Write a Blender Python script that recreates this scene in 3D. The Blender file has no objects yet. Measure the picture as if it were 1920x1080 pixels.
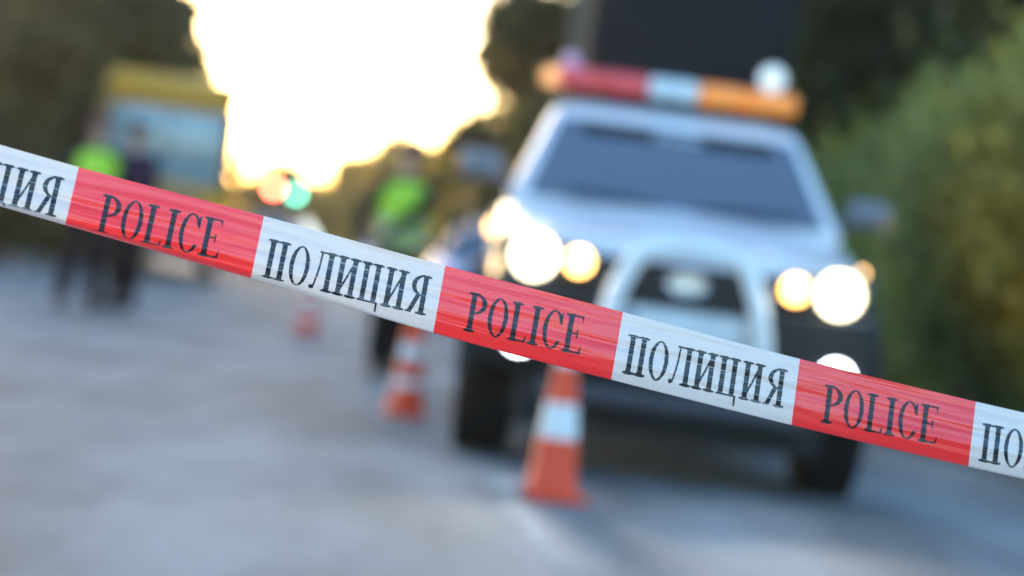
import bpy, bmesh, math, random
import numpy as np
from mathutils import Vector, Matrix, Euler
R = math.radians
random.seed(7)
rng = np.random.default_rng(11)
sc = bpy.context.scene
COL = sc.collection

# ------------------------------------------------------------------ camera, sky, sun, exposure
CAM_H, FPX, ROLL, HOR = 0.87, 4000.0, R(7.5), 30.0
cam_d = bpy.data.cameras.new('camera')
cam = bpy.data.objects.new('camera', cam_d); COL.objects.link(cam)
cam_d.sensor_width = 36.0
cam_d.lens = FPX / 1920.0 * 36.0
cam_d.clip_start = 0.05; cam_d.clip_end = 4000
cam.matrix_world = Matrix.Translation((0, 0, CAM_H)) @ Matrix.Rotation(R(90) - HOR / FPX, 4, 'X') @ Matrix.Rotation(ROLL, 4, 'Z')
cam_d.dof.use_dof = True
cam_d.dof.focus_distance = 2.35
cam_d.dof.aperture_fstop = cam_d.lens / 1000.0 / 0.033
cam_d.dof.aperture_blades = 0
sc.camera = cam

SUN_EL, SUN_AZ = R(3.8), R(-19.0)          # azimuth measured from +Y towards +X
world = bpy.data.worlds.new('World'); sc.world = world; world.use_nodes = True
wn = world.node_tree; wn.nodes.clear()
sky = wn.nodes.new('ShaderNodeTexSky'); sky.sky_type = 'NISHITA'; sky.sun_disc = False
sky.sun_elevation = SUN_EL; sky.sun_rotation = SUN_AZ
sky.altitude = 300; sky.air_density = 1.0; sky.dust_density = 2.0; sky.ozone_density = 2.5
bg = wn.nodes.new('ShaderNodeBackground'); bg.inputs['Strength'].default_value = 0.15
wo = wn.nodes.new('ShaderNodeOutputWorld')
wn.links.new(sky.outputs[0], bg.inputs[0]); wn.links.new(bg.outputs[0], wo.inputs[0])

sun_d = bpy.data.lights.new('sun', 'SUN'); sun_d.energy = 0.3; sun_d.angle = R(0.6); sun_d.color = (1.0, 0.62, 0.32)
sun = bpy.data.objects.new('sun', sun_d); COL.objects.link(sun)
sdir = Vector((math.sin(SUN_AZ) * math.cos(SUN_EL), math.cos(SUN_AZ) * math.cos(SUN_EL), math.sin(SUN_EL)))
sun.rotation_euler = sdir.to_track_quat('Z', 'Y').to_euler()
sun.location = (0, 0, 30)

sc.view_settings.view_transform = 'Standard'; sc.view_settings.look = 'None'
sc.view_settings.exposure = 3.3; sc.view_settings.gamma = 1.0
sc.view_settings.use_curve_mapping = False
sc.cycles.use_denoising = True
sc.cycles.use_adaptive_sampling = False
sc.cycles.max_bounces = 8; sc.cycles.volume_bounces = 0; sc.cycles.transparent_max_bounces = 8
sc.cycles.sample_clamp_direct = 40
sc.cycles.sample_clamp_indirect = 6

def at(px, py, Y):
    dx, dy = px - 960.0, py - 540.0
    c, s = math.cos(ROLL), math.sin(ROLL)
    xr, yr = dx * c + dy * s, -dx * s + dy * c
    return Vector((xr * Y / FPX, Y, CAM_H - (yr + HOR) * Y / FPX))

# ------------------------------------------------------------------ materials
MATS = {}
def mat(name, col, rough=0.6, metal=0.0, spec=0.5, coat=0.0, emit=None, es=0.0, noise=None, bump=0.0, bscale=60.0, trans=0.0):
    if name in MATS: return MATS[name]
    m = bpy.data.materials.new(name); m.use_nodes = True
    nt = m.node_tree; p = nt.nodes['Principled BSDF']
    p.inputs['Base Color'].default_value = (*col, 1)
    p.inputs['Roughness'].default_value = rough
    p.inputs['Metallic'].default_value = metal
    p.inputs['Specular IOR Level'].default_value = spec
    p.inputs['Coat Weight'].default_value = coat
    if emit:
        p.inputs['Emission Color'].default_value = (*emit, 1)
        p.inputs['Emission Strength'].default_value = es
    tc = nt.nodes.new('ShaderNodeTexCoord')
    n = nt.nodes.new('ShaderNodeTexNoise'); n.inputs['Scale'].default_value = noise[0] if noise else 9.0
    n.inputs['Detail'].default_value = 5
    nt.links.new(tc.outputs['Object'], n.inputs['Vector'])
    amt = noise[1] if noise else 0.12
    mr = nt.nodes.new('ShaderNodeMapRange'); mr.inputs['From Min'].default_value = 0.3; mr.inputs['From Max'].default_value = 0.7
    mr.inputs['To Min'].default_value = 1 - amt; mr.inputs['To Max'].default_value = 1 + amt
    nt.links.new(n.outputs['Fac'], mr.inputs['Value'])
    mx = nt.nodes.new('ShaderNodeVectorMath'); mx.operation = 'SCALE'; mx.inputs[0].default_value = col
    nt.links.new(mr.outputs[0], mx.inputs['Scale'])
    nt.links.new(mx.outputs[0], p.inputs['Base Color'])
    if bump:
        n2 = nt.nodes.new('ShaderNodeTexNoise'); n2.inputs['Scale'].default_value = bscale
        nt.links.new(tc.outputs['Object'], n2.inputs['Vector'])
        b = nt.nodes.new('ShaderNodeBump'); b.inputs['Strength'].default_value = bump; b.inputs['Distance'].default_value = 0.01
        nt.links.new(n2.outputs['Fac'], b.inputs['Height']); nt.links.new(b.outputs[0], p.inputs['Normal'])
    MATS[name] = m
    return m

def leaf_mat(name, c1, c2, tr=0.45):
    m = bpy.data.materials.new(name); m.use_nodes = True
    nt = m.node_tree; nt.nodes.clear()
    out = nt.nodes.new('ShaderNodeOutputMaterial')
    g = nt.nodes.new('ShaderNodeNewGeometry')
    mix = nt.nodes.new('ShaderNodeMix'); mix.data_type = 'RGBA'
    mix.inputs['A'].default_value = (*c1, 1); mix.inputs['B'].default_value = (*c2, 1)
    tc = nt.nodes.new('ShaderNodeTexCoord'); n = nt.nodes.new('ShaderNodeTexNoise'); n.inputs['Scale'].default_value = 0.9
    nt.links.new(tc.outputs['Object'], n.inputs['Vector'])
    add = nt.nodes.new('ShaderNodeMath'); add.operation = 'MULTIPLY_ADD'; add.inputs[1].default_value = 0.5
    nt.links.new(g.outputs['Random Per Island'], add.inputs[0])
    mr = nt.nodes.new('ShaderNodeMapRange'); mr.inputs['From Min'].default_value = .35; mr.inputs['From Max'].default_value = .65; mr.inputs['To Max'].default_value = .5
    nt.links.new(n.outputs['Fac'], mr.inputs['Value']); nt.links.new(mr.outputs[0], add.inputs[2])
    nt.links.new(add.outputs[0], mix.inputs['Factor'])
    d = nt.nodes.new('ShaderNodeBsdfPrincipled'); d.inputs['Roughness'].default_value = 0.45
    d.inputs['Specular IOR Level'].default_value = 0.35
    t = nt.nodes.new('ShaderNodeBsdfTranslucent')
    ms = nt.nodes.new('ShaderNodeMixShader'); ms.inputs[0].default_value = tr
    nt.links.new(mix.outputs['Result'], d.inputs['Base Color'])
    br = nt.nodes.new('ShaderNodeVectorMath'); br.operation = 'MULTIPLY'; br.inputs[1].default_value = (1.9, 1.7, 0.7)
    nt.links.new(mix.outputs['Result'], br.inputs[0]); nt.links.new(br.outputs[0], t.inputs['Color'])
    nt.links.new(d.outputs[0], ms.inputs[1]); nt.links.new(t.outputs[0], ms.inputs[2]); nt.links.new(ms.outputs[0], out.inputs[0])
    return m

# ------------------------------------------------------------------ object helpers
def link(name, me, m=None, parent=None, smooth=True):
    o = bpy.data.objects.new(name, me); COL.objects.link(o)
    if m and not me.materials: me.materials.append(m)
    if parent: o.parent = parent
    if smooth and len(me.polygons): me.polygons.foreach_set('use_smooth', [True] * len(me.polygons))
    return o
def tag(o, label=None, cat=None, group=None, kind=None):
    if label: o['label'] = label
    if cat: o['category'] = cat
    if group: o['group'] = group
    if kind: o['kind'] = kind
    return o
def empty(name, loc=(0, 0, 0), rz=0.0):
    o = bpy.data.objects.new(name, None); COL.objects.link(o)
    o.location = loc; o.rotation_euler = (0, 0, rz); o.empty_display_size = 0.2
    return o
def copy_tree(o, parent=None):
    c = o.copy(); COL.objects.link(c); c.parent = parent
    for ch in list(o.children): copy_tree(ch, c)
    return c

class MB:
    def __init__(s): s.bm = bmesh.new()
    def box(s, x0, x1, y0, y1, z0, z1, bev=0.0, seg=2, rot=None, piv=None):
        b = bmesh.new(); bmesh.ops.create_cube(b, size=1)
        for v in b.verts:
            v.co = Vector(((x0 + x1) / 2 + v.co.x * (x1 - x0), (y0 + y1) / 2 + v.co.y * (y1 - y0), (z0 + z1) / 2 + v.co.z * (z1 - z0)))
        if bev: bmesh.ops.bevel(b, geom=b.edges[:], offset=bev, segments=seg, affect='EDGES', profile=0.5)
        if rot:
            p = Vector(piv) if piv else Vector(((x0 + x1) / 2, (y0 + y1) / 2, (z0 + z1) / 2))
            M = Matrix.Translation(p) @ Euler(rot).to_matrix().to_4x4() @ Matrix.Translation(-p)
            bmesh.ops.transform(b, matrix=M, verts=b.verts[:])
        s.add(b); return s
    def add(s, b, M=None):
        if M is not None: bmesh.ops.transform(b, matrix=M, verts=b.verts[:])
        me = bpy.data.meshes.new('t'); b.to_mesh(me); b.free(); s.bm.from_mesh(me); bpy.data.meshes.remove(me)
    def poly(s, verts, faces, bev=0.0, seg=2):
        b = bmesh.new(); vs = [b.verts.new(v) for v in verts]
        for f in faces: b.faces.new([vs[i] for i in f])
        bmesh.ops.recalc_face_normals(b, faces=b.faces[:])
        if bev: bmesh.ops.bevel(b, geom=b.edges[:], offset=bev, segments=seg, affect='EDGES', profile=0.5)
        s.add(b); return s
    def slab(s, pts, off, bev=0.0):        # planar polygon thickened by the vector off
        n = len(pts); P = [Vector(p) for p in pts]; Q = [p + Vector(off) for p in P]
        f = [list(range(n)), list(range(2 * n - 1, n - 1, -1))] + [[i, (i + 1) % n, n + (i + 1) % n, n + i] for i in range(n)]
        return s.poly(P + Q, f, bev)
    def tube(s, pts, rad, n=12, caps=True):
        P = [Vector(p) for p in pts]; rr = rad if hasattr(rad, '__len__') else [rad] * len(P)
        b = bmesh.new(); rings = []; up = None
        for i, p in enumerate(P):
            t = (P[min(i + 1, len(P) - 1)] - P[max(i - 1, 0)]).normalized()
            if up is None: up = Vector((0, 0, 1)) if abs(t.z) < 0.9 else Vector((1, 0, 0))
            a = t.cross(up).normalized(); c = a.cross(t).normalized(); up = c
            rings.append([b.verts.new(p + (a * math.cos(k * 2 * math.pi / n) + c * math.sin(k * 2 * math.pi / n)) * rr[i]) for k in range(n)])
        for i in range(len(P) - 1):
            for k in range(n): b.faces.new([rings[i][k], rings[i][(k + 1) % n], rings[i + 1][(k + 1) % n], rings[i + 1][k]])
        if caps: b.faces.new(rings[0][::-1]); b.faces.new(rings[-1])
        bmesh.ops.recalc_face_normals(b, faces=b.faces[:])
        s.add(b); return s
    def lathe(s, prof, n=32, M=None):      # prof (r, z) about Z
        b = bmesh.new(); rings = []
        for r, z in prof:
            rings.append([b.verts.new((max(r, 1e-4) * math.cos(k * 2 * math.pi / n), max(r, 1e-4) * math.sin(k * 2 * math.pi / n), z)) for k in range(n)])
        for i in range(len(prof) - 1):
            for k in range(n): b.faces.new([rings[i][k], rings[i][(k + 1) % n], rings[i + 1][(k + 1) % n], rings[i + 1][k]])
        if prof[0][0] < .02 or prof[-1][0] < .02 or prof[0][0] > .3:
            b.faces.new(rings[0][::-1]); b.faces.new(rings[-1])
        bmesh.ops.recalc_face_normals(b, faces=b.faces[:])
        s.add(b, M); return s
    def loft(s, secs, caps=True):
        b = bmesh.new(); rings = [[b.verts.new(p) for p in sec] for sec in secs]; n = len(secs[0])
        for i in range(len(secs) - 1):
            for k in range(n): b.faces.new([rings[i][k], rings[i][(k + 1) % n], rings[i + 1][(k + 1) % n], rings[i + 1][k]])
        if caps: b.faces.new(rings[0][::-1]); b.faces.new(rings[-1])
        bmesh.ops.recalc_face_normals(b, faces=b.faces[:])
        s.add(b); return s
    def build(s, name, m, parent=None, smooth=True, ang=35):
        me = bpy.data.meshes.new(name); s.bm.to_mesh(me); s.bm.free()
        o = link(name, me, m, parent, smooth)
        if smooth and hasattr(me, 'set_sharp_from_angle'): me.set_sharp_from_angle(angle=R(ang))
        return o
RX90 = Matrix.Rotation(R(90), 4, 'X')      # lathe axis Z -> -Y
RY90 = Matrix.Rotation(R(90), 4, 'Y')      # lathe axis Z -> +X
def T(x, y, z): return Matrix.Translation((x, y, z))

white_paint = mat('white_paint', (.80, .755, .745), .28, coat=.6, noise=(3, .05))
black_plastic = mat('black_plastic', (.015, .015, .016), .6, spec=.3, bump=.1)
rubber = mat('tyre_rubber', (.012, .012, .012), .85, spec=.2, bump=.3, bscale=120)
chrome = mat('bright_metal', (.7, .72, .74), .22, 1.0)
silver = mat('silver_tube', (.84, .86, .86), .4, .0, coat=.3)
glass_dark = mat('tinted_glass', (.03, .05, .08), .06, spec=.9, coat=1.0)
steel = mat('grey_steel', (.25, .26, .28), .4, .9)

# ------------------------------------------------------------------ ground and road
M_ROAD = -0.115
def rx(x, Y): return x + M_ROAD * (Y - 10)
gm = mat('dry_verge', (.09, .085, .05), .95, noise=(.6, .35), bump=.5, bscale=8)
me = bpy.data.meshes.new('ground'); me.from_pydata([(-420, -200, 0), (420, -200, 0), (420, 430, 0), (-420, 430, 0)], [], [(0, 1, 2, 3)])
tag(link('ground', me, gm, smooth=False), kind='structure')

def road_mat():
    m = bpy.data.materials.new('old_asphalt'); m.use_nodes = True; nt = m.node_tree; p = nt.nodes['Principled BSDF']
    tc = nt.nodes.new('ShaderNodeTexCoord')
    mp = nt.nodes.new('ShaderNodeMapping'); mp.inputs['Scale'].default_value = (1.0, 0.28, 1)
    nt.links.new(tc.outputs['Object'], mp.inputs[0])
    a = nt.nodes.new('ShaderNodeTexNoise'); a.inputs['Scale'].default_value = 1.5; a.inputs['Detail'].default_value = 4
    b = nt.nodes.new('ShaderNodeTexNoise'); b.inputs['Scale'].default_value = 90; b.inputs['Detail'].default_value = 6
    v = nt.nodes.new('ShaderNodeTexVoronoi'); v.inputs['Scale'].default_value = 160
    nt.links.new(mp.outputs[0], a.inputs[0]); nt.links.new(tc.outputs['Object'], b.inputs[0]); nt.links.new(tc.outputs['Object'], v.inputs[0])
    r = nt.nodes.new('ShaderNodeValToRGB')
    r.color_ramp.elements[0].position = .38; r.color_ramp.elements[0].color = (.125, .127, .128, 1)
    r.color_ramp.elements[1].position = .62; r.color_ramp.elements[1].color = (.25, .252, .25, 1)
    nt.links.new(a.outputs['Fac'], r.inputs[0])
    mx = nt.nodes.new('ShaderNodeMix'); mx.data_type = 'RGBA'; mx.blend_type = 'OVERLAY'; mx.inputs['Factor'].default_value = .5
    nt.links.new(r.outputs[0], mx.inputs['A']); nt.links.new(b.outputs['Fac'], mx.inputs['B'])
    nt.links.new(mx.outputs['Result'], p.inputs['Base Color'])
    p.inputs['Roughness'].default_value = .78; p.inputs['Specular IOR Level'].default_value = .3
    bp = nt.nodes.new('ShaderNodeBump'); bp.inputs['Strength'].default_value = .15; bp.inputs['Distance'].default_value = .003
    nt.links.new(v.outputs['Distance'], bp.inputs['Height']); nt.links.new(bp.outputs[0], p.inputs['Normal'])
    return m
vs, fs = [], []
ys = [-14, 0, 10, 20, 40, 80, 160, 320]
for i, Y in enumerate(ys): vs += [(rx(-7.6, Y), Y, .004), (rx(3.5, Y), Y, .004)]
for i in range(len(ys) - 1): fs.append((2 * i, 2 * i + 1, 2 * i + 3, 2 * i + 2))
me = bpy.data.meshes.new('road'); me.from_pydata(vs, [], fs)
tag(link('road', me, road_mat(), smooth=False), kind='structure')

def worn_paint():
    m = bpy.data.materials.new('worn_road_paint'); m.use_nodes = True; nt = m.node_tree; p = nt.nodes['Principled BSDF']
    tc = nt.nodes.new('ShaderNodeTexCoord'); n = nt.nodes.new('ShaderNodeTexNoise'); n.inputs['Scale'].default_value = 9; n.inputs['Detail'].default_value = 8
    nt.links.new(tc.outputs['Object'], n.inputs[0])
    r = nt.nodes.new('ShaderNodeValToRGB'); r.color_ramp.elements[0].position = .42; r.color_ramp.elements[0].color = (.19, .19, .187, 1)
    r.color_ramp.elements[1].position = .6; r.color_ramp.elements[1].color = (.40, .38, .36, 1)
    nt.links.new(n.outputs['Fac'], r.inputs[0]); nt.links.new(r.outputs[0], p.inputs['Base Color']); p.inputs['Roughness'].default_value = .8
    return m
vs, fs = [], []
def dash(x0, y0, x1, y1, w):
    k = len(vs); vs.extend([(x0 - w / 2, y0, .008), (x0 + w / 2, y0, .008), (x1 + w / 2, y1, .008), (x1 - w / 2, y1, .008)]); fs.append((k, k + 1, k + 2, k + 3))
for a, b in ((2.0, 5.0), (6.4, 8.6), (14, 17.5), (24, 34), (42, 50), (60, 70), (85, 100)):
    dash(.45 + M_ROAD * (a - 5), a, .45 + M_ROAD * (b - 5), b, .10 if a < 12 else .3)
me = bpy.data.meshes.new('lane_marking'); me.from_pydata(vs, [], fs)
tag(link('lane_marking', me, worn_paint(), smooth=False), kind='structure')

bm = bmesh.new(); bmesh.ops.create_cube(bm, size=1)
for v in bm.verts: v.co = Vector((v.co.x * 900, 115 + v.co.y * 680, 6.8 + v.co.z * 16.4))
me = bpy.data.meshes.new('haze'); bm.to_mesh(me); bm.free()
hz = bpy.data.materials.new('haze_air'); hz.use_nodes = True; hz.node_tree.nodes.clear()
pv = hz.node_tree.nodes.new('ShaderNodeVolumePrincipled'); pv.inputs['Color'].default_value = (.95, .92, .86, 1); pv.inputs['Density'].default_value = .0004; pv.inputs['Anisotropy'].default_value = .7
ho = hz.node_tree.nodes.new('ShaderNodeOutputMaterial'); hz.node_tree.links.new(pv.outputs[0], ho.inputs['Volume'])
tag(link('haze', me, hz, smooth=False), kind='stuff')

# ------------------------------------------------------------------ trees and shrubs
def leaf_mesh(name, clumps, n, size, m, parent, droop=0.2, hollow=0.35, holes=()):
    w = np.array([c[3] * c[4] * c[5] for c in clumps]) ** .8; w = w / w.sum()
    idx = rng.choice(len(clumps), n, p=w)
    C = np.array(clumps)[idx]
    d = rng.normal(size=(n, 3)); d /= np.linalg.norm(d, axis=1)[:, None]
    # twig sub clusters give light and dark lumps
    lump = 0.82 + 0.30 * np.sin(d[:, 0] * 6 + idx * 1.7) * np.cos(d[:, 1] * 5 + idx) * np.sin(d[:, 2] * 7 + idx * .6)
    r = (hollow + (1 - hollow) * rng.random(n) ** .55) * lump
    P = C[:, :3] + d * r[:, None] * C[:, 3:6]
    r = np.where(rng.random(n) < .20, r * (1 + .7 * rng.random(n) ** 1.5), r)
    P = C[:, :3] + d * r[:, None] * C[:, 3:6]
    P += rng.normal(size=(n, 3)) * .06
    keep = P[:, 2] > .05
    P = P[keep]; d = d[keep]; n = len(P)
    u = rng.normal(size=(n, 3)); u[:, 2] -= droop; u /= np.linalg.norm(u, axis=1)[:, None]
    nn = d + rng.normal(size=(n, 3)) * .7; nn[:, 2] += .5
    v = np.cross(nn, u); v /= (np.linalg.norm(v, axis=1)[:, None] + 1e-9)
    s = size * (0.6 + .8 * rng.random(n))[:, None]
    V = np.empty((n, 4, 3)); V[:, 0] = P - u * s; V[:, 1] = P + v * s * .5 + nn * s * .04; V[:, 2] = P + u * s; V[:, 3] = P - v * s * .5 + nn * s * .04
    me = bpy.data.meshes.new(name)
    me.vertices.add(4 * n); me.vertices.foreach_set('co', V.reshape(-1))
    me.loops.add(4 * n); me.loops.foreach_set('vertex_index', np.arange(4 * n, dtype=np.int32))
    me.polygons.add(n); me.polygons.foreach_set('loop_start', np.arange(0, 4 * n, 4, dtype=np.int32)); me.polygons.foreach_set('loop_total', np.full(n, 4, dtype=np.int32))
    me.update(); me.validate()
    return link(name, me, m, parent, smooth=False)

bark = mat('bark', (.07, .055, .04), .9, noise=(12, .3), bump=.6, bscale=25)
leaf_dark = leaf_mat('leaf_dark', (.035, .048, .02), (.08, .10, .035))
leaf_mid = leaf_mat('leaf_mid', (.07, .115, .05), (.17, .25, .10))
leaf_sunlit_gold = leaf_mat('leaf_sunlit_gold', (.17, .16, .03), (.36, .28, .05), .6)  # yellow glow of sunlit leaves put into the leaf colour

def tree(loc, h, rad, n, m, label, seed, size=.14, trunk_h=.35, group=None, clumpn=9, name='broadleaf_tree', low=False):
    random.seed(seed)
    root = empty(name, loc, random.uniform(0, 6.28)); tag(root, label, 'tree', group)
    th = h * trunk_h; t = MB()
    lean = Vector((random.uniform(-.05, .05) * h, random.uniform(-.05, .05) * h, 0))
    pts = [Vector((0, 0, -.1)) + lean * k ** 2 + Vector((0, 0, h * .8 * k)) for k in [0, .15, .35, .6, .85, 1]]
    r0 = h * .028 + .04
    t.tube(pts, [r0 * 1.25, r0, r0 * .8, r0 * .55, r0 * .3, r0 * .12], 10)
    clumps = []
    for k in range(clumpn):
        a = k * 2.4 + random.uniform(-.4, .4); f = (k + .5) / clumpn
        z = th + (h - th) * (f * .85 + .05)
        rr = rad * math.sqrt(max(.05, 1 - (f * 1.25 - .45) ** 2)) * random.uniform(.45, .7)
        c = Vector((math.cos(a) * rr, math.sin(a) * rr, z)) + lean
        cr = rad * random.uniform(.36, .55)
        clumps.append((c.x, c.y, c.z, cr, cr, cr * random.uniform(.6, .85)))
        b0 = pts[0].lerp(pts[-1], .3 + .5 * f); mid = b0.lerp(c, .55) + Vector((0, 0, -.08 * rad))
        t.tube([b0, mid, c], [r0 * .42, r0 * .26, r0 * .08], 7)
    clumps.append((lean.x, lean.y, h - rad * .4, rad * .45, rad * .45, rad * .45))
    if low:
        for k in range(4):
            a = k * 1.57; clumps.append((math.cos(a) * rad * .5, math.sin(a) * rad * .5, h * .14, rad * .5, rad * .5, h * .16))
    t.build('trunk', bark, root)
    leaf_mesh('crown', clumps, n, size, m, root)
    return root

def shrub(loc, h, rad, n, m, label, seed, size=.05, group=None):
    random.seed(seed)
    root = empty('shrub', loc, random.uniform(0, 6.28)); tag(root, label, 'shrub', group)
    t = MB(); clumps = []
    for k in range(9):
        a = k * 2.4; rr = rad * random.uniform(.15, .6); z = h * random.uniform(.2, .82)
        c = Vector((math.cos(a) * rr, math.sin(a) * rr, z)); cr = rad * random.uniform(.38, .55)
        clumps.append((c.x, c.y, c.z, cr, cr, min(z * .95, h * .3)))
        t.tube([(c.x * .15, c.y * .15, -.05), (c.x * .5, c.y * .5, z * .5), c], [.035, .025, .008], 6)
    t.build('stems', bark, root)
    leaf_mesh('foliage', clumps, n, size, m, root, hollow=.2)
    return root

# right-hand hedge of shrubs along the kerb
RS = [  # x offset on road frame, Y, h, rad, n, material, label
 (4.95, 13.2, 2.7, 1.3, 17000, leaf_mid, 'green shrub nearest the camera at the right edge of the photo, above the tape'),
 (4.1, 15.6, 2.6, 1.3, 17000, leaf_mid, 'leafy green shrub just right of the pickup mirror, tinted orange by an added spot'),
 (4.3, 18.6, 3.2, 1.7, 17000, leaf_mid, 'tall pale green shrub rising behind the right end of the pickup light bar'),
 (5.5, 17.4, 4.0, 1.8, 17000, leaf_mid, 'tall green shrub at the upper right corner of the photo, second row'),
 (4.4, 23.0, 3.4, 1.8, 17000, leaf_dark, 'dark shrub behind the pickup bed, hidden mostly by the black sign board'),
]
for i, (x, Y, h, rad, n, m, lab) in enumerate(RS):
    shrub((rx(x, Y), Y, 0), h, rad, n, m, lab, 100 + i)
shrub((-11.3, 46, 0), 2.6, 2.2, 5000, leaf_dark, 'low dark shrub at the left edge of the photo at the far roadside', 121, .12)
shrub((-9.6, 50, 0), 2.2, 2.0, 4000, leaf_sunlit_gold, 'olive shrub left of the yellow bus at the roadside', 122, .12)

G = 'dark trees standing over the road'
tree((5.6, 21, 0), 7.5, 2.8, 14000, leaf_dark, 'tall dark tree at the upper right above the hedge', 1, .12, .2, low=True)
tree((5.9, 27, 0), 9.0, 3.4, 16000, leaf_dark, 'big dark tree behind the hedge, right of the black sign board', 2, .14, .18, low=True)
shrub((3.2, 24.5, 0), 5.2, 1.9, 20000, leaf_dark, 'tall dark shrub filling the gap right of the light bar', 14, .09)
tree((4.1, 25, 0), 7.0, 2.2, 22000, leaf_dark, 'dark tree over the right end of the light bar, between sign board and hedge', 13, .11, .1, low=True)
tree((2.9, 30, 0), 8.5, 2.8, 16000, leaf_dark, 'dark tree directly behind the black sign board on the pickup', 3, .13, .15, low=True)
tree((.35, 42, 0), 6.2, 1.7, 16000, leaf_dark, 'dark bushy tree just above the left pickup mirror', 15, .13, .1, low=True)
tree((1.2, 38, 0), 11.5, 2.4, 24000, leaf_dark, 'dark green tree left of the sign board, at the right edge of the bright sky', 4, .14, .12, low=True)
tree((-.9, 60, 0), 5.2, 2.3, 16000, leaf_sunlit_gold, 'tree with sunlit yellowish leaves right of the bright sky, behind the pickup mirror', 5, .16, .1, low=True)
tree((-9.7, 43, 0), 10, 3.4, 18000, leaf_dark, 'tall dark tree over the yellow bus, at the left edge of the bright sky', 6, .15, .12, low=True)
tree((-8.5, 44, 0), 7.6, 1.8, 16000, leaf_mid, 'slim olive tree with thin leaves just above the yellow bus roof', 16, .12, .4)
tree((-9.3, 41, 0), 8.0, 2.4, 12000, leaf_dark, 'dark tree behind the two officers on the left', 7, .15, .12, low=True)
tree((-8.6, 31, 0), 8.5, 2.0, 14000, leaf_dark, 'dark tree filling the upper left corner of the photo', 8, .14, .1, low=True)
tree((-12.2, 50, 0), 9.5, 3.6, 14000, leaf_dark, 'dark tree farther back at the left edge of the photo', 9, .16, .1, low=True)
# distant row closing the road
far = [(-27.5, 120, 7.5, 3.8), (-22.5, 112, 7.0, 3.6), (-18.4, 118, 6.3, 3.4), (-14.9, 125, 5.4, 3.2), (-11.5, 122, 4.5, 2.8), (-8.9, 118, 6.2, 2.8), (-6.4, 108, 7.2, 3.0), (-3.2, 90, 6.4, 2.8)]
farlab = ['distant golden tree behind the left officers', 'distant golden tree behind the yellow bus', 'distant golden tree just right of the yellow bus',
          'distant golden tree behind the traffic signal', 'lowest distant tree, under the tip of the bright sky', 'distant golden tree left of the central officer', 'distant golden tree behind the central officer head', 'distant golden tree between the central officer and the pickup mirror']
for i, (x, Y, h, rad) in enumerate(far):
    tree((x, Y, 0), h, rad, 13000, leaf_sunlit_gold, farlab[i], 20 + i, .2, .1, low=True, clumpn=7, name='distant_tree')
random.seed(55)
hedge = empty('hedgerow', (-15, 130, 0)); tag(hedge, 'low distant hedgerow closing off the far end of the road', 'hedge')
leaf_mesh('foliage', [(x, random.uniform(-1, 1), 1.5, 2.2, 1.6, random.uniform(1.7, 2.3)) for x in np.arange(-16, 13, 1.7)], 26000, .17, leaf_sunlit_gold, hedge, hollow=.1)
hs_ = MB()
for x in np.arange(-16, 13, 1.7): hs_.tube([(x, 0, -.1), (x + .2, .1, 1.2), (x + .1, 0, 2.6)], [.10, .07, .02], 6)
hs_.build('stems', bark, hedge)
nh = 60; prof = []
for i in range(nh + 1):
    x = -400 + i * 800 / nh; prof.append((x, 1.5 + 2.2 * abs(math.sin(i * .7)) + 1.5 * math.sin(i * .23 + 1)))
vs, fs = [], []
for j, (x, h) in enumerate(prof): vs += [(x, 300, -1), (x, 330, max(h, .8)), (x, 420, -1)]
for j in range(nh):
    for k in range(2): a = j * 3 + k; fs.append((a, a + 3, a + 4, a + 1))
me = bpy.data.meshes.new('hills'); me.from_pydata(vs, [], fs)
tag(link('hills', me, mat('far_hill', (.06, .06, .03), .9, noise=(.05, .4))), kind='structure')
# pole
pole = empty('utility_pole', (at(1088, 60, 24).x, 24, 0)); tag(pole, 'brown wooden utility pole rising left of the black sign board', 'pole')
wood = mat('weathered_wood', (.13, .10, .065), .85, noise=(20, .25))
MB().tube([(0, 0, -.2), (0, 0, 3), (0, 0, 8)], [.15, .14, .11], 14).build('shaft', wood, pole)
MB().box(-.8, .8, -.06, .06, 7.2, 7.34, .01).build('crossarm', wood, pole)

# ------------------------------------------------------------------ pickup
def wheel(parent, x, y, r, w, side, rimmat=None, name='wheel'):
    k = r / .38
    prof = [(.20, -w / 2), (.30 * k, -w / 2), (.36 * k, -w / 2 + .015), (r, -w / 2 + .05), (r, w / 2 - .05), (.36 * k, w / 2 - .015), (.30 * k, w / 2), (.20, w / 2)]
    o = MB().lathe([(.001, -w / 4)] + prof + [(.001, w / 4)], 40, RY90).build('wheel', rubber, parent, ang=30)
    o.location = (x, y, r)
    rim = MB(); sx = w / 2 + .004
    rim.lathe([(.001, sx - .05), (.06, sx - .045), (.08, sx - .06), (.19 * k, sx - .055), (.215 * k, sx - .002), (.225 * k, sx - .004), (.225 * k, sx - .09)], 32, (Matrix.Rotation(R(180), 4, 'Z') if side < 0 else Matrix()) @ RY90)
    for q in range(6):
        a = q * math.pi / 3; M = Matrix.Rotation(a, 4, 'X')
        b = bmesh.new(); bmesh.ops.create_cube(b, size=1)
        for v in b.verts: v.co = Vector((side * (sx - .03) + v.co.x * .02, v.co.y * .05, .13 * k + v.co.z * .15 * k))
        rim.add(b, M)
    rim.build('rim', rimmat or steel, o)
    tr = MB()
    for q in range(36):
        a = q * math.pi / 18; M = Matrix.Rotation(a, 4, 'X')
        for s2 in (-1, 1):
            b = bmesh.new(); bmesh.ops.create_cube(b, size=1)
            for v in b.verts: v.co = Vector((s2 * w * .25 + v.co.x * w * .38, s2 * .012 + v.co.y * .03, r + v.co.z * .014))
            tr.add(b, M)
    tr.build('tread', rubber, o, smooth=False)
    return o

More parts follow.
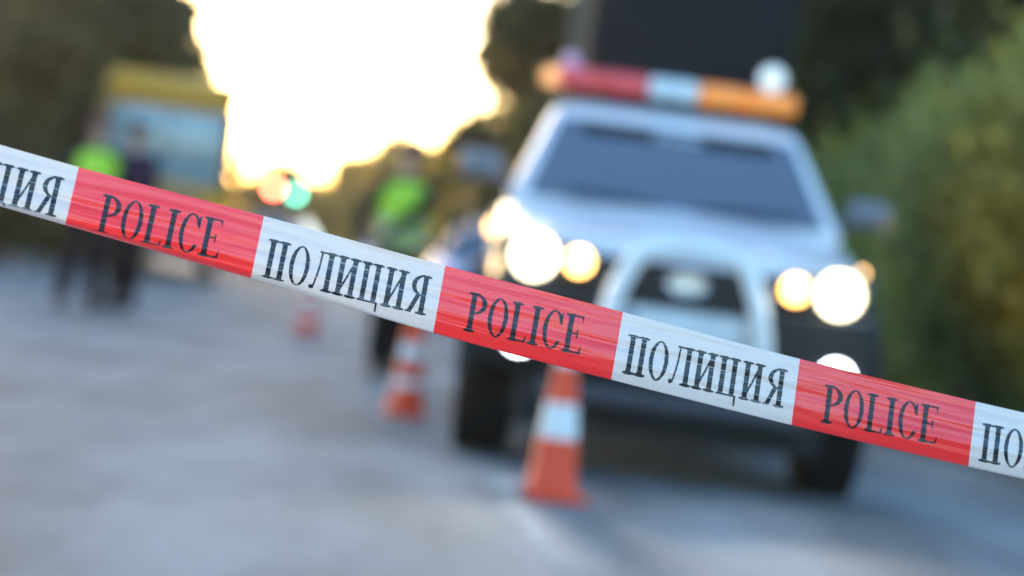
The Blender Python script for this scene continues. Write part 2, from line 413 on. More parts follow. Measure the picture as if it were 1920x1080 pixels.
def body_sections(stations, n=9):
    secs = []
    for (y, hw, zb, zt, cr) in stations:
        pts = []
        # bottom left -> bottom right -> up -> top crowned
        pts.append((-hw + .03, y, zb)); pts.append((hw - .03, y, zb))
        pts.append((hw, y, zb + (zt - zb) * .25)); pts.append((hw, y, zb + (zt - zb) * .55))
        for k in range(5):
            a = k / 4 * math.pi / 2
            pts.append((hw - .02 - cr + cr * math.cos(a), y, zt - cr * .6 + cr * .6 * math.sin(a)))
        for k in range(1, 6):
            f = k / 6; x = (hw - .02 - cr) * (1 - 2 * f); pts.append((x, y, zt + .03 * (1 - (2 * f - 1) ** 2)))
        for k in range(5):
            a = math.pi / 2 + k / 4 * math.pi / 2
            pts.append((-hw + .02 + cr + cr * math.cos(a), y, zt - cr * .6 + cr * .6 * math.sin(a)))
        pts.append((-hw, y, zb + (zt - zb) * .55)); pts.append((-hw, y, zb + (zt - zb) * .25))
        secs.append(pts)
    return secs
def arch(y, zb, wheels, r):
    z = zb
    for wy in wheels:
        d = abs(y - wy)
        if d < r: z = max(z, .40 + math.sqrt(max(r * r - d * d, 0)))
    return z

def lamp_light(name, parent, loc, power, col, size=.05, kind='POINT', rot=None, spot=None):
    l = bpy.data.lights.new(name, kind); l.energy = power; l.color = col; l.shadow_soft_size = size
    if kind == 'SPOT': l.spot_size = spot; l.spot_blend = .6
    o = bpy.data.objects.new(name, l); COL.objects.link(o); o.parent = parent; o.location = loc
    if rot: o.rotation_euler = rot
    return o

def pickup():
    root = empty('pickup_truck', (.765, 9.42, 0)); tag(root, 'white pickup truck facing the camera with lit headlights, roof light bar and white bull bar', 'pickup truck')
    WH = (.86, 4.05)
    st = []
    ctrl = [(.115, .70, 1.01), (.15, .79, 1.04), (.22, .84, 1.06), (.35, .875, 1.09), (.9, .895, 1.17), (1.35, .90, 1.24), (2.2, .905, 1.24), (3.45, .905, 1.23)]
    ysn = sorted(set([c[0] for c in ctrl] + [.45 + .05 * k for k in range(21)] + [1.8, 2.6, 3.0]))
    cy = [c[0] for c in ctrl]
    for y in ysn:
        hw = float(np.interp(y, cy, [c[1] for c in ctrl])); zt = float(np.interp(y, cy, [c[2] for c in ctrl]))
        st.append((y, hw, arch(y, .52, WH, .47), zt, .14))
    MB().loft(body_sections(st)).build('body', white_paint, root, ang=50)
    # hood panel, proud of the body
    hv = []
    for y in (.20, .45, .9, 1.3):
        zt = float(np.interp(y, cy, [c[2] for c in ctrl])); hw = .70
        hv.append([(-hw + 2 * hw * k / 10, y, zt + .012 + .04 * (1 - (2 * k / 10 - 1) ** 2)) for k in range(11)] + [(hw - 2 * hw * k / 10, y, zt - .03) for k in range(11)])
    MB().loft(hv).build('hood', white_paint, root, ang=50)
    # cab
    zb, zt = 1.22, 1.80
    B = [(-.86, 1.22, zb), (.86, 1.22, zb), (.88, 3.42, zb), (-.88, 3.42, zb)]
    Tp = [(-.66, 2.10, zt), (.66, 2.10, zt), (.68, 3.30, zt), (-.68, 3.30, zt)]
    Rf = [(-.52, 2.30, zt + .055), (.52, 2.30, zt + .055), (.54, 3.15, zt + .055), (-.54, 3.15, zt + .055)]
    F = [(0, 1, 5, 4), (1, 2, 6, 5), (2, 3, 7, 6), (3, 0, 4, 7), (4, 5, 9, 8), (5, 6, 10, 9), (6, 7, 11, 10), (7, 4, 8, 11), (8, 9, 10, 11), (3, 2, 1, 0)]
    MB().poly(B + Tp + Rf, F, .045, 3).build('cab', white_paint, root, ang=50)
    # windscreen on the slanted front plane
    def fp(x, z, off=.008):
        y = 1.22 + (z - zb) / (zt - zb) * .88
        nrm = Vector((0, -(zt - zb), .88)).normalized()
        return Vector((x, y, z)) + nrm * off
    def hwz(z, m): return np.interp(z, [zb, zt], [.86, .66]) - m
    ws = [fp(-hwz(1.27, .09), 1.27), fp(0, 1.255), fp(hwz(1.27, .09), 1.27), fp(hwz(1.72, .07), 1.72), fp(-hwz(1.72, .07), 1.72)]
    nf = Vector((0, -(zt - zb), .88)).normalized()
    w = MB().slab(ws, nf * .006).build('windscreen', glass_dark, root)
    for s in (-1, 1):
        x0, x1 = (s * .12, s * .52)
        MB().slab([fp(x0, 1.635, .016), fp(x1, 1.635, .016), fp(x1 * .97, 1.715, .016), fp(x0, 1.715, .016)], nf * .004).build('sun_visor_strip', black_plastic, w)
        MB().tube([fp(s * .08, 1.27, .03), fp(s * .30, 1.30, .03), fp(s * .62 if s > 0 else -.55, 1.31, .025)], [.009, .008, .006], 6).build('wiper', black_plastic, root)
    MB().box(-.13, .13, 1.86, 1.88, 1.63, 1.69, .01).build('inner_mirror', steel, w)
    # side windows
    for s in (-1, 1):
        def sp(y, z): 
            x = np.interp(z, [zb, zt], [.87, .67]); return Vector((s * (x + .006), y, z))
        sn = Vector((s * .95, 0, .3)).normalized() * .005
        MB().slab([sp(1.62, 1.29), sp(2.42, 1.29), sp(2.42, 1.72), sp(2.14, 1.72)], sn).build('side_window', glass_dark, root)
        MB().slab([sp(2.50, 1.29), sp(3.22, 1.29), sp(3.14, 1.72), sp(2.50, 1.72)], sn).build('side_window', glass_dark, root)
        d = MB().box(s * .906 - .004, s * .906 + .004, 1.52, 2.46, .60, 1.20, .003).build('door', white_paint, root)
        MB().box(s * .93 - .012, s * .93 + .012, 2.2, 2.38, 1.02, 1.05, .008).build('handle', black_plastic, d)
        d = MB().box(s * .906 - .004, s * .906 + .004, 2.50, 3.40, .60, 1.20, .003).build('door', white_paint, root)
        MB().box(s * .93 - .012, s * .93 + .012, 3.1, 3.28, 1.02, 1.05, .008).build('handle', black_plastic, d)
        # mirror
        mr = MB().box(s * 1.01 - .11, s * 1.01 + .11, 1.55, 1.66, 1.33, 1.47, .035, 3).tube([(s * .83, 1.62, 1.31), (s * .92, 1.60, 1.36)], .02, 8).build('side_mirror', mat('mirror_shell', (.12, .13, .16), .3, coat=.5), root)
        MB().box(s * 1.01 - .09, s * 1.01 + .09, 1.661, 1.667, 1.345, 1.455, .002).build('mirror_glass', chrome, mr)
        # flares
        for wy in WH:
            fv = []
            for k in range(15):
                a = math.pi * k / 14
                yy, zz = wy - math.cos(a) * .47, .40 + math.sin(a) * .47
                yo, zo = wy - math.cos(a) * .53, .40 + math.sin(a) * .53
                fv.append([(s * .87, yy, zz), (s * .975, yy, zz), (s * .975, yo - .0, zo - .02), (s * .89, yo, zo)])
            MB().loft(fv).build('wheel_flare', black_plastic, root)
        MB().box(s * .84 - .07, s * .84 + .07, 1.5, 3.5, .40, .45, .015).build('side_step', black_plastic, root)
    # load bed
    bed = MB()
    for s in (-1, 1):
        seg = []
        for k in range(29):
            y = 3.5 + 1.65 * k / 28; zz = arch(y, .52, WH, .47)
            seg.append([(s * .90, y, zz), (s * .905, y, 1.20), (s * .885, y, 1.24), (s * .83, y, 1.24), (s * .82, y, 1.20), (s * .82, y, zz)])
        bed.loft(seg)
    bed.box(-.82, .82, 3.5, 3.56, .7, 1.22, .01).box(-.82, .82, 3.56, 5.1, .88, .92)
    bed.build('load_bed', white_paint, root, ang=40)
    tg = MB().box(-.82, .82, 5.08, 5.14, .72, 1.23, .012).build('tailgate', white_paint, root)
    MB().box(-.1, .1, 5.14, 5.16, 1.05, 1.10, .008).build('handle', black_plastic, tg)
    MB().box(-.86, .86, 5.15, 5.28, .5, .62, .02).build('rear_bumper', black_plastic, root)
    for s in (-1, 1): MB().box(s * .86 - .035, s * .86 + .035, 5.142, 5.16, .85, 1.15, .006).build('tail_light', mat('tail_red', (.4, .02, .02), .2), root)
    # chassis
    MB().box(-.60, .60, .3, 5.0, .36, .50).box(-.74, .74, .80, .92, .33, .45).box(-.74, .74, 3.98, 4.12, .33, .45).box(-.80, .80, 1.5, 3.4, .44, .53).box(-.35, .35, 1.2, 4.6, .24, .37).box(-.7, .7, 3.6, 4.6, .22, .34).build('chassis', black_plastic, root)  # lowest boxes added to keep the gap underneath dark
    for s in (-1, 1):
        for wy in WH:
            wheel(root, s * .825, wy, .40, .29, s)
        MB().box(s * .79 - .13, s * .79 + .13, 1.47, 1.485, .16, .50).build('mud_flap', rubber, root)
    # front face
    MB().box(-.39, .39, .04, .20, .80, 1.0, .01).build('grille', black_plastic, root)
    gr = root.children[-1] if False else None
    for k in range(4):
        z = .84 + k * .036
        MB().box(-.37, .37, .022, .039, z, z + .013, .003).build('grille_slat', mat('dark_slat', (.05, .05, .055), .4), root)
    # badge: plain upright oval ring
    em = MB(); ring = [(.085 * math.cos(a), 0, .915 + .05 * math.sin(a)) for a in [2 * math.pi * k / 28 for k in range(29)]]
    em.tube(ring, .011, 8, False)
    ring = [(.032 * math.cos(a), 0, .918 + .042 * math.sin(a)) for a in [2 * math.pi * k / 28 for k in range(29)]]
    em.tube(ring, .009, 8, False)
    em.slab([(.07 * math.cos(a), .004, .915 + .04 * math.sin(a)) for a in [2 * math.pi * k / 20 for k in range(20)]], (0, .012, 0))
    em.build('emblem', chrome, root)
    bp = MB(); sec = []
    for k in range(17):
        x = -.90 + 1.8 * k / 16; yy = .0 + .13 * (abs(x) / .9) ** 3
        sec.append([(x, yy + .20, .44), (x, yy + .01, .46), (x, yy - .03, .56), (x, yy - .03, .76), (x, yy - .005, .845), (x, yy + .20, .85)])
    bp.loft(sec).build('front_bumper', mat('bumper_black', (.014, .013, .012), .6, spec=.3, bump=.1), root, ang=40)
    MB().box(-.70, .70, .16, .24, .21, .46, .02).build('shade_panel', black_plastic, root)  # dark panel added to stand for the shade below the bumper
    MB().box(-.60, .60, .0, .15, .335, .43, .02).build('skid_plate', mat('skid_grey', (.05, .055, .07), .5, .3), root)
    MB().box(-.36, .36, -.055, -.028, .60, .80, .012).build('bumper_centre', mat('silver_panel', (.50, .51, .50), .4, .2), root)
    pl = MB().box(-.26, .26, -.075, -.066, .665, .775, .003).build('licence_plate', mat('plate_white', (.62, .64, .66), .35), root)
    MB().box(-.255, -.215, -.080, -.0755, .67, .77, .001).build('blue_band', mat('plate_blue', (.02, .06, .35), .35), pl)
    # headlights
    HLm = mat('headlight_lit', (.9, .9, .85), .2, emit=(1.0, .78, .45), es=.9)
    AMm = mat('indicator_lit', (.9, .5, .15), .25, emit=(1.0, .50, .12), es=1.5)
    FGm = mat('fog_light_lit', (.9, .9, .95), .2, emit=(.86, .90, 1.0), es=2.0)
    hs = mat('lamp_housing', (.03, .028, .026), .25, .2)
    for s in (-1, 1):
        h = MB().slab([(s * .40, .05, .85), (s * .84, .12, .86), (s * .86, .14, 1.02), (s * .82, .12, 1.05), (s * .40, .05, 1.01)], (0, .14, 0), .012).build('headlight', hs, root)
        d = MB().lathe([(.001, -.005), (.07, 0), (.095, .012), (.095, .03)], 28, T(s * .685, .066, .957) @ RX90 @ Matrix.Rotation(R(180), 4, 'X')).build('lamp_lens', HLm, h)
        MB().lathe([(.001, -.022), (.03, -.016), (.045, -.004)], 24, T(s * .685, .066, .957) @ RX90 @ Matrix.Rotation(R(180), 4, 'X')).build('projector_lens', mat('projector_lit', (.9, .9, .85), .2, emit=(1.0, .88, .68), es=16), h)
        MB().lathe([(.096, -.012), (.104, -.012), (.104, .03), (.096, .03)], 28, T(s * .685, .066, .957) @ RX90 @ Matrix.Rotation(R(180), 4, 'X')).build('lamp_ring', chrome, h)
        MB().lathe([(.001, -.004), (.04, 0), (.055, .01), (.055, .025)], 20, T(s * .485, .035, .955) @ RX90 @ Matrix.Rotation(R(180), 4, 'X')).build('indicator_lens', AMm, h)
        lamp_light('headlight_beam', h, (s * .685, .04, .957), 11, (1, .9, .72), .07, 'SPOT', (R(82), 0, R(180)), R(60))
        f = MB().box(s * .705 - .11, s * .705 + .11, .005, .05, .505, .675, .02).build('fog_light', hs, root)
        MB().lathe([(.001, -.004), (.054, 0), (.068, .01), (.068, .02)], 24, T(s * .705, -.012, .59) @ RX90 @ Matrix.Rotation(R(180), 4, 'X')).build('lamp_lens', FGm, f)
    # side repeater lamps on the wings, flashing amber
    for s in (-1, 1):
        sr = MB().box(s * .900, s * .918, .88, .97, 1.05, 1.10, .004).build('side_indicator', mat('repeater', (.9, .5, .15), .25, emit=(1.0, .55, .2), es=.9), root)
        if s > 0: lamp_light('added_shrub_glow', sr, (s * 1.0, .92, 1.07), 230, (1, .48, .10), .05, 'SPOT', Vector((-1, -1.3, -.42)).to_track_quat('Z', 'Y').to_euler(), R(56))  # unseen orange spot added to tint the shrubs, not the repeater's own light
    # bull bar
    bb = MB()
    P = []
    for k in range(33):
        a = k / 32
        # path: up the left leg, over a rounded top, down the right leg
    leg = [(-.37, -.10, .56), (-.345, -.13, .72), (-.31, -.14, .86), (-.27, -.14, .96), (-.235, -.14, 1.02), (-.17, -.14, 1.062), (-.08, -.14, 1.075), (0, -.14, 1.078)]
    P = leg + [(-x, y, z) for x, y, z in leg[::-1][1:]]
    bb.tube(P, .042, 16)
    bb.tube([(-.36, -.12, .60), (0, -.15, .585), (.36, -.12, .60)], .034, 12)
    for s in (-1, 1): bb.tube([(s * .35, -.11, .62), (s * .33, .08, .60)], .03, 10)
    bb.build('bull_bar', silver, root)
    # light bar on the roof
    lb = MB().box(-.66, .66, 2.32, 2.60, 1.895, 1.915, .006).build('light_bar', black_plastic, root)
    def module(x0, x1, m, name='lens_module'): MB().box(x0, x1, 2.30, 2.62, 1.917, 2.035, .028, 3).build(name, m, lb)
    red = mat('lens_red', (.55, .03, .045), .15, coat=.6, emit=(1, .05, .05), es=.02)
    clear = mat('lens_clear', (.72, .76, .78), .15, coat=.6)
    amber = mat('lens_amber', (.75, .22, .02), .15, coat=.6, emit=(1, .3, .02), es=.05)
    module(-.66, -.42, red); module(-.415, -.17, red); module(-.165, .115, clear); module(.12, .38, amber); module(.385, .66, amber)
    for s in (-.5, .5): MB().box(s - .03, s + .03, 2.42, 2.50, 1.845, 1.896, .006).build('bracket', black_plastic, lb)
    MB().lathe([(.001, -.006), (.035, 0), (.045, .01)], 20, T(-.70, 2.36, 1.98) @ RX90 @ Matrix.Rotation(R(180), 4, 'X')).box(-.745, -.655, 2.36, 2.5, 1.93, 2.02, .01).build('end_lamp', mat('end_amber', (.6, .25, .08), .2, emit=(1, .45, .2), es=.13), lb)
    MB().lathe([(.05, 0), (.05, .05), (.035, .08), (.001, .09)], 20, T(-.60, 2.5, 2.037)).build('beacon_dome', mat('beacon_violet', (.3, .15, .35), .2, emit=(.7, .5, .8), es=.04), lb)
    # round work lamp on the right of the bar
    wl = MB().lathe([(.001, .10), (.05, .09), (.085, .03), (.09, 0), (.084, -.006)], 28, T(.53, 2.55, 2.13) @ RX90 @ Matrix.Rotation(R(180), 4, 'X')).tube([(.53, 2.6, 2.03), (.53, 2.6, 2.08)], .015, 8).build('work_lamp', black_plastic, root)
    MB().lathe([(.001, -.003), (.06, 0), (.08, .006)], 24, T(.53, 2.54, 2.13) @ RX90 @ Matrix.Rotation(R(180), 4, 'X')).build('lamp_lens', mat('work_lens', (.8, .85, .85), .12, emit=(.82, .95, .95), es=.05), wl)
    # folding message board on the load bed
    sb = MB().box(-.46, .76, 4.0, 4.14, 1.75, 3.15, .015).build('sign_board', mat('board_face', (.013, .013, .016), .7, spec=.15, noise=(2, .1)), root)
    MB().box(-.49, -.462, 3.98, 4.16, 1.73, 3.17, .004).box(.762, .79, 3.98, 4.16, 1.73, 3.17, .004).box(-.46, .76, 3.98, 4.16, 3.152, 3.17, .004).box(-.46, .76, 3.98, 4.16, 1.73, 1.748, .004).build('board_frame', black_plastic, sb)
    for x in (-.2, .5): MB().box(x - .04, x + .04, 4.15, 4.22, .92, 2.9, .005).build('post', steel, sb)
    return root
pickup()

# ------------------------------------------------------------------ yellow bus
def bus():
    root = empty('yellow_bus', (-6.1, 36, 0), R(9)); tag(root, 'yellow bus parked beyond the two officers, its windscreen facing the camera', 'bus')
    yel = mat('bus_yellow', (.92, .40, .015), .4, coat=.3)
    MB().box(-1.15, 1.15, 0, 7.5, .42, 2.95, .12, 3).build('body', yel, root)
    MB().box(-1.12, 1.12, -.06, 7.3, 2.93, 3.42, .16, 3).build('roof_fairing', yel, root)
    ws = MB().box(-.98, .98, -.025, .03, 1.62, 2.86, .05, 3).build('windscreen', mat('pale_windscreen', (.34, .42, .43), .1, coat=1), root)  # sky reflection painted into the pale base colour of the glass
    MB().box(-.02, .02, -.032, -.026, 1.66, 2.82).build('divider', black_plastic, ws)
    for s in (-1, 1):
        MB().box(s * 1.06 - .045, s * 1.06 + .045, -.03, .1, 1.5, 2.9, .02).build('corner_pillar', black_plastic, root)
        MB().box(s * .80 - .16, s * .80 + .16, -.03, .04, .80, 1.02, .03).build('headlight', mat('lamp_off', (.5, .5, .48), .15, coat=1), root)
        for k in range(4):
            MB().box(s * 1.15 - .006, s * 1.15 + .006, .8 + k * 1.6, 2.2 + k * 1.6, 1.6, 2.5, .003).build('side_window', glass_dark, root)
        MB().box(s * 1.3 - .08, s * 1.3 + .08, -.15, -.05, 1.8, 2.25, .03).tube([(s * 1.1, 0, 2.5), (s * 1.3, -.1, 2.4), (s * 1.3, -.1, 2.2)], .02, 6).build('side_mirror', black_plastic, root)
        for wy in (1.3, 5.8): wheel(root, s * .98, wy, .48, .28, s)
    MB().box(-1.12, 1.12, -.10, .10, .38, .72, .05).build('bumper', mat('bumper_grey', (.07, .07, .07), .6), root)
    MB().box(-.7, .7, -.02, .02, 1.06, 1.48, .01).build('front_panel', mat('front_panel', (.35, .22, .10), .5), root)
bus()

# ------------------------------------------------------------------ cars in the distance
def car(loc, rz, paint, label, stripe=None, name='parked_car'):
    root = empty(name, loc, rz); tag(root, label, 'car')
    ctrl = [(0, .62, .60), (.06, .76, .68), (.25, .84, .76), (1.0, .88, .92), (1.3, .89, .96), (3.6, .89, .98), (4.1, .84, .95), (4.25, .70, .85)]
    st = [(y, float(np.interp(y, [c[0] for c in ctrl], [c[1] for c in ctrl])), max(.28, arch(y, .25, (.8, 3.45), .36) - .08), float(np.interp(y, [c[0] for c in ctrl], [c[2] for c in ctrl])), .12)
          for y in sorted(set([c[0] for c in ctrl] + [.4 + .05 * k for k in range(17)] + [3.05 + .05 * k for k in range(17)]))]
    MB().loft(body_sections(st)).build('body', paint, root, ang=50)
    B = [(-.80, 1.15, .94), (.80, 1.15, .94), (.78, 3.95, .94), (-.78, 3.95, .94)]; Q = [(-.58, 1.85, 1.43), (.58, 1.85, 1.43), (.58, 3.2, 1.44), (-.58, 3.2, 1.44)]
    MB().poly(B + Q, [(0, 1, 5, 4), (1, 2, 6, 5), (2, 3, 7, 6), (3, 0, 4, 7), (4, 5, 6, 7), (3, 2, 1, 0)], .06, 3).build('cabin', paint, root, ang=50)
    n = Vector((0, -.49, .70)).normalized()
    MB().slab([Vector(p) + n * .006 for p in ((-.70, 1.22, .99), (.70, 1.22, .99), (.56, 1.77, 1.375), (-.56, 1.77, 1.375))], n * .005).build('windscreen', glass_dark, root)
    for s in (-1, 1):
        MB().slab([(s * .795, 1.5, .99), (s * .795, 3.6, .99), (s * .61, 3.1, 1.38), (s * .61, 1.95, 1.38)], (s * .012, 0, .004)).build('side_window', glass_dark, root)
        MB().slab([(s * .5, .0, .60), (s * .78, .06, .60), (s * .78, .06, .70), (s * .5, .0, .68)], (0, .04, 0), .006).build('headlight', mat('lamp_off', (.5, .5, .48), .15, coat=1), root)
        MB().box(s * .93 - .07, s * .93 + .07, 1.35, 1.43, .98, 1.08, .02).build('side_mirror', paint, root)
        for wy in (.8, 3.45): wheel(root, s * .76, wy, .31, .2, s)
    MB().box(-.45, .45, -.02, .03, .42, .56, .01).build('grille', black_plastic, root)
    MB().box(-.84, .84, -.04, .12, .28, .42, .03).build('bumper', black_plastic, root)
    return root
blue = mat('blue_paint', (.05, .13, .34), .3, coat=.6)
c = car((-.42, 29, 0), R(-4), blue, 'blue car with a white roof lamp parked behind the central officer, beside the pickup')
MB().box(-.45, .45, 2.3, 2.5, 1.45, 1.56, .03).build('roof_lamp', mat('roof_lamp_white', (.7, .7, .72), .3), c)
car((-6.3, 52, 0), R(-6), mat('grey_paint', (.12, .11, .13), .3, coat=.6), 'grey car standing farther down the road right of the bus')
car((-4.2, 64, 0), R(-6), mat('brown_paint', (.20, .12, .07), .3, coat=.6), 'brown car farthest down the road, under the traffic signal')

# ------------------------------------------------------------------ traffic signal
def signal():
    p1, p2 = at(514, 352, 58), at(556, 364, 58)
    cx = (p1.x + p2.x) / 2
    root = empty('traffic_signal', (cx, 58.2, 0)); tag(root, 'distant traffic signal with a red lamp beside a green lamp over the road', 'traffic light')
    MB().tube([(0, 0, 0), (0, 0, 3.4)], [.07, .05], 10).build('post', steel, root)
    for k, (p, col, e, idx) in enumerate(((p1, (1.0, .10, .05), 9, 2), (p2, (.12, .6, .38), 2.2, 0))):
        x = p.x - cx; zc = p.z; z0 = zc - .17 - (.32 * idx)
        hd = MB().box(x - .16, x + .16, -.3, -.1, z0, z0 + .98, .03).box(min(x, 0), max(x, 0), -.15, -.05, z0 + .4, z0 + .45).build('signal_head', black_plastic, root)
        for j in range(3):
            lit = (j == idx); z = z0 + .17 + .32 * j
            MB().lathe([(.001, -.02), (.08, -.012), (.115, 0), (.115, .02)], 20, T(x, -.305, z) @ RX90 @ Matrix.Rotation(R(180), 4, 'X')).build('signal_lens', mat('signal_%d' % k, col, .3, emit=col, es=e) if lit else mat('lens_off', (.03, .03, .03), .2), hd)
signal()

# ------------------------------------------------------------------ traffic cones
orange = mat('cone_orange', (.86, .062, .012), .55, noise=(14, .12), bump=.15)
cone_white = mat('cone_white', (.78, .78, .76), .5, noise=(25, .08))
def cone_proto(bands, h, rb, base, label, loc, rt=.025):
    root = empty('traffic_cone', loc); tag(root, label, 'traffic cone', 'traffic cones set out along the lane')
    def rad(z): return rb + (rt - rb) * (z - .03) / (h - .03)
    MB().box(-base, base, -base, base, 0, .03, .008).build('base', orange, root).rotation_euler = (0, 0, .12)
    MB().lathe([(rb + .008, .031), (rb, .05), (rt, h), (rt - .008, h + .004), (.012, h - .02)], 36).build('cone_shell', orange, root)
    for z0, z1 in bands:
        MB().lathe([(rad(z0) + .001, z0 - .001), (rad(z0) + .0035, z0), (rad(z1) + .0035, z1), (rad(z1) + .001, z1 + .001)], 36).build('white_band', cone_white, root)
    return root
p = at(1030, 936, 8.4)
c1 = cone_proto([(.245, .38), (.53, .60)], .70, .10, .115, 'nearest traffic cone, orange with a white band, in front of the pickup left headlight', (p.x, 8.35, .005))
c1.rotation_euler = (R(-1.0), 0, .3)
c2 = cone_proto([(.16, .21), (.31, .40)], .70, .10, .115, 'middle traffic cone with broad white bands, left of the pickup front wheel', (at(757, 780, 11.8).x, 11.8, .005))
c3 = copy_tree(c2); c3.location = (at(574, 622, 21).x, 21, .005); c3['label'] = 'farthest traffic cone, small and pale, left of the central officer'
# pale crumpled scrap beside the first cone
scm = bmesh.new(); bmesh.ops.create_icosphere(scm, subdivisions=2, radius=.06)
for v in scm.verts: v.co = Vector((v.co.x * 1.3, v.co.y, v.co.z * .5)) * (1 + random.uniform(-.25, .25)) + Vector((0, 0, .02))
mb = MB(); mb.add(scm); o = mb.build('paper_scrap', mat('scrap_paper', (.55, .47, .42), .8), None, ang=10)
p = at(950, 930, 8.35); o.location = (p.x, 8.35, .012); tag(o, 'pale crumpled scrap lying on the road left of the nearest cone', 'litter')

# ------------------------------------------------------------------ people
def skin_mesh(nodes, edges, root_i, sub=2):
    me = bpy.data.meshes.new('sk'); me.from_pydata([n[0] for n in nodes], edges, [])
    o = bpy.data.objects.new('sk', me); COL.objects.link(o)
    md = o.modifiers.new('s', 'SKIN'); md.use_smooth_shade = True
    sv = me.skin_vertices[0].data
    for i, n in enumerate(nodes):
        r = n[1]; sv[i].radius = (r, r) if not isinstance(r, tuple) else r
        sv[i].use_root = (i == root_i)
    o.modifiers.new('d', 'SUBSURF').levels = sub
    bpy.context.view_layer.update()
    dg = bpy.context.evaluated_depsgraph_get()
    m2 = bpy.data.meshes.new_from_object(o.evaluated_get(dg))
    COL.objects.unlink(o); bpy.data.objects.remove(o); bpy.data.meshes.remove(me)
    return m2
def join_meshes(name, mes, m, parent):
    b = bmesh.new()
    for x in mes: b.from_mesh(x); bpy.data.meshes.remove(x)
    me = bpy.data.meshes.new(name); b.to_mesh(me); b.free()
    return link(name, me, m, parent)
def ell(c, r, seg=16):
    b = bmesh.new(); bmesh.ops.create_uvsphere(b, u_segments=seg, v_segments=seg // 2 + 2, radius=1)
    for v in b.verts: v.co = Vector((v.co.x * r[0], v.co.y * r[1], v.co.z * r[2])) + Vector(c)
    me = bpy.data.meshes.new('e'); b.to_mesh(me); b.free(); return me

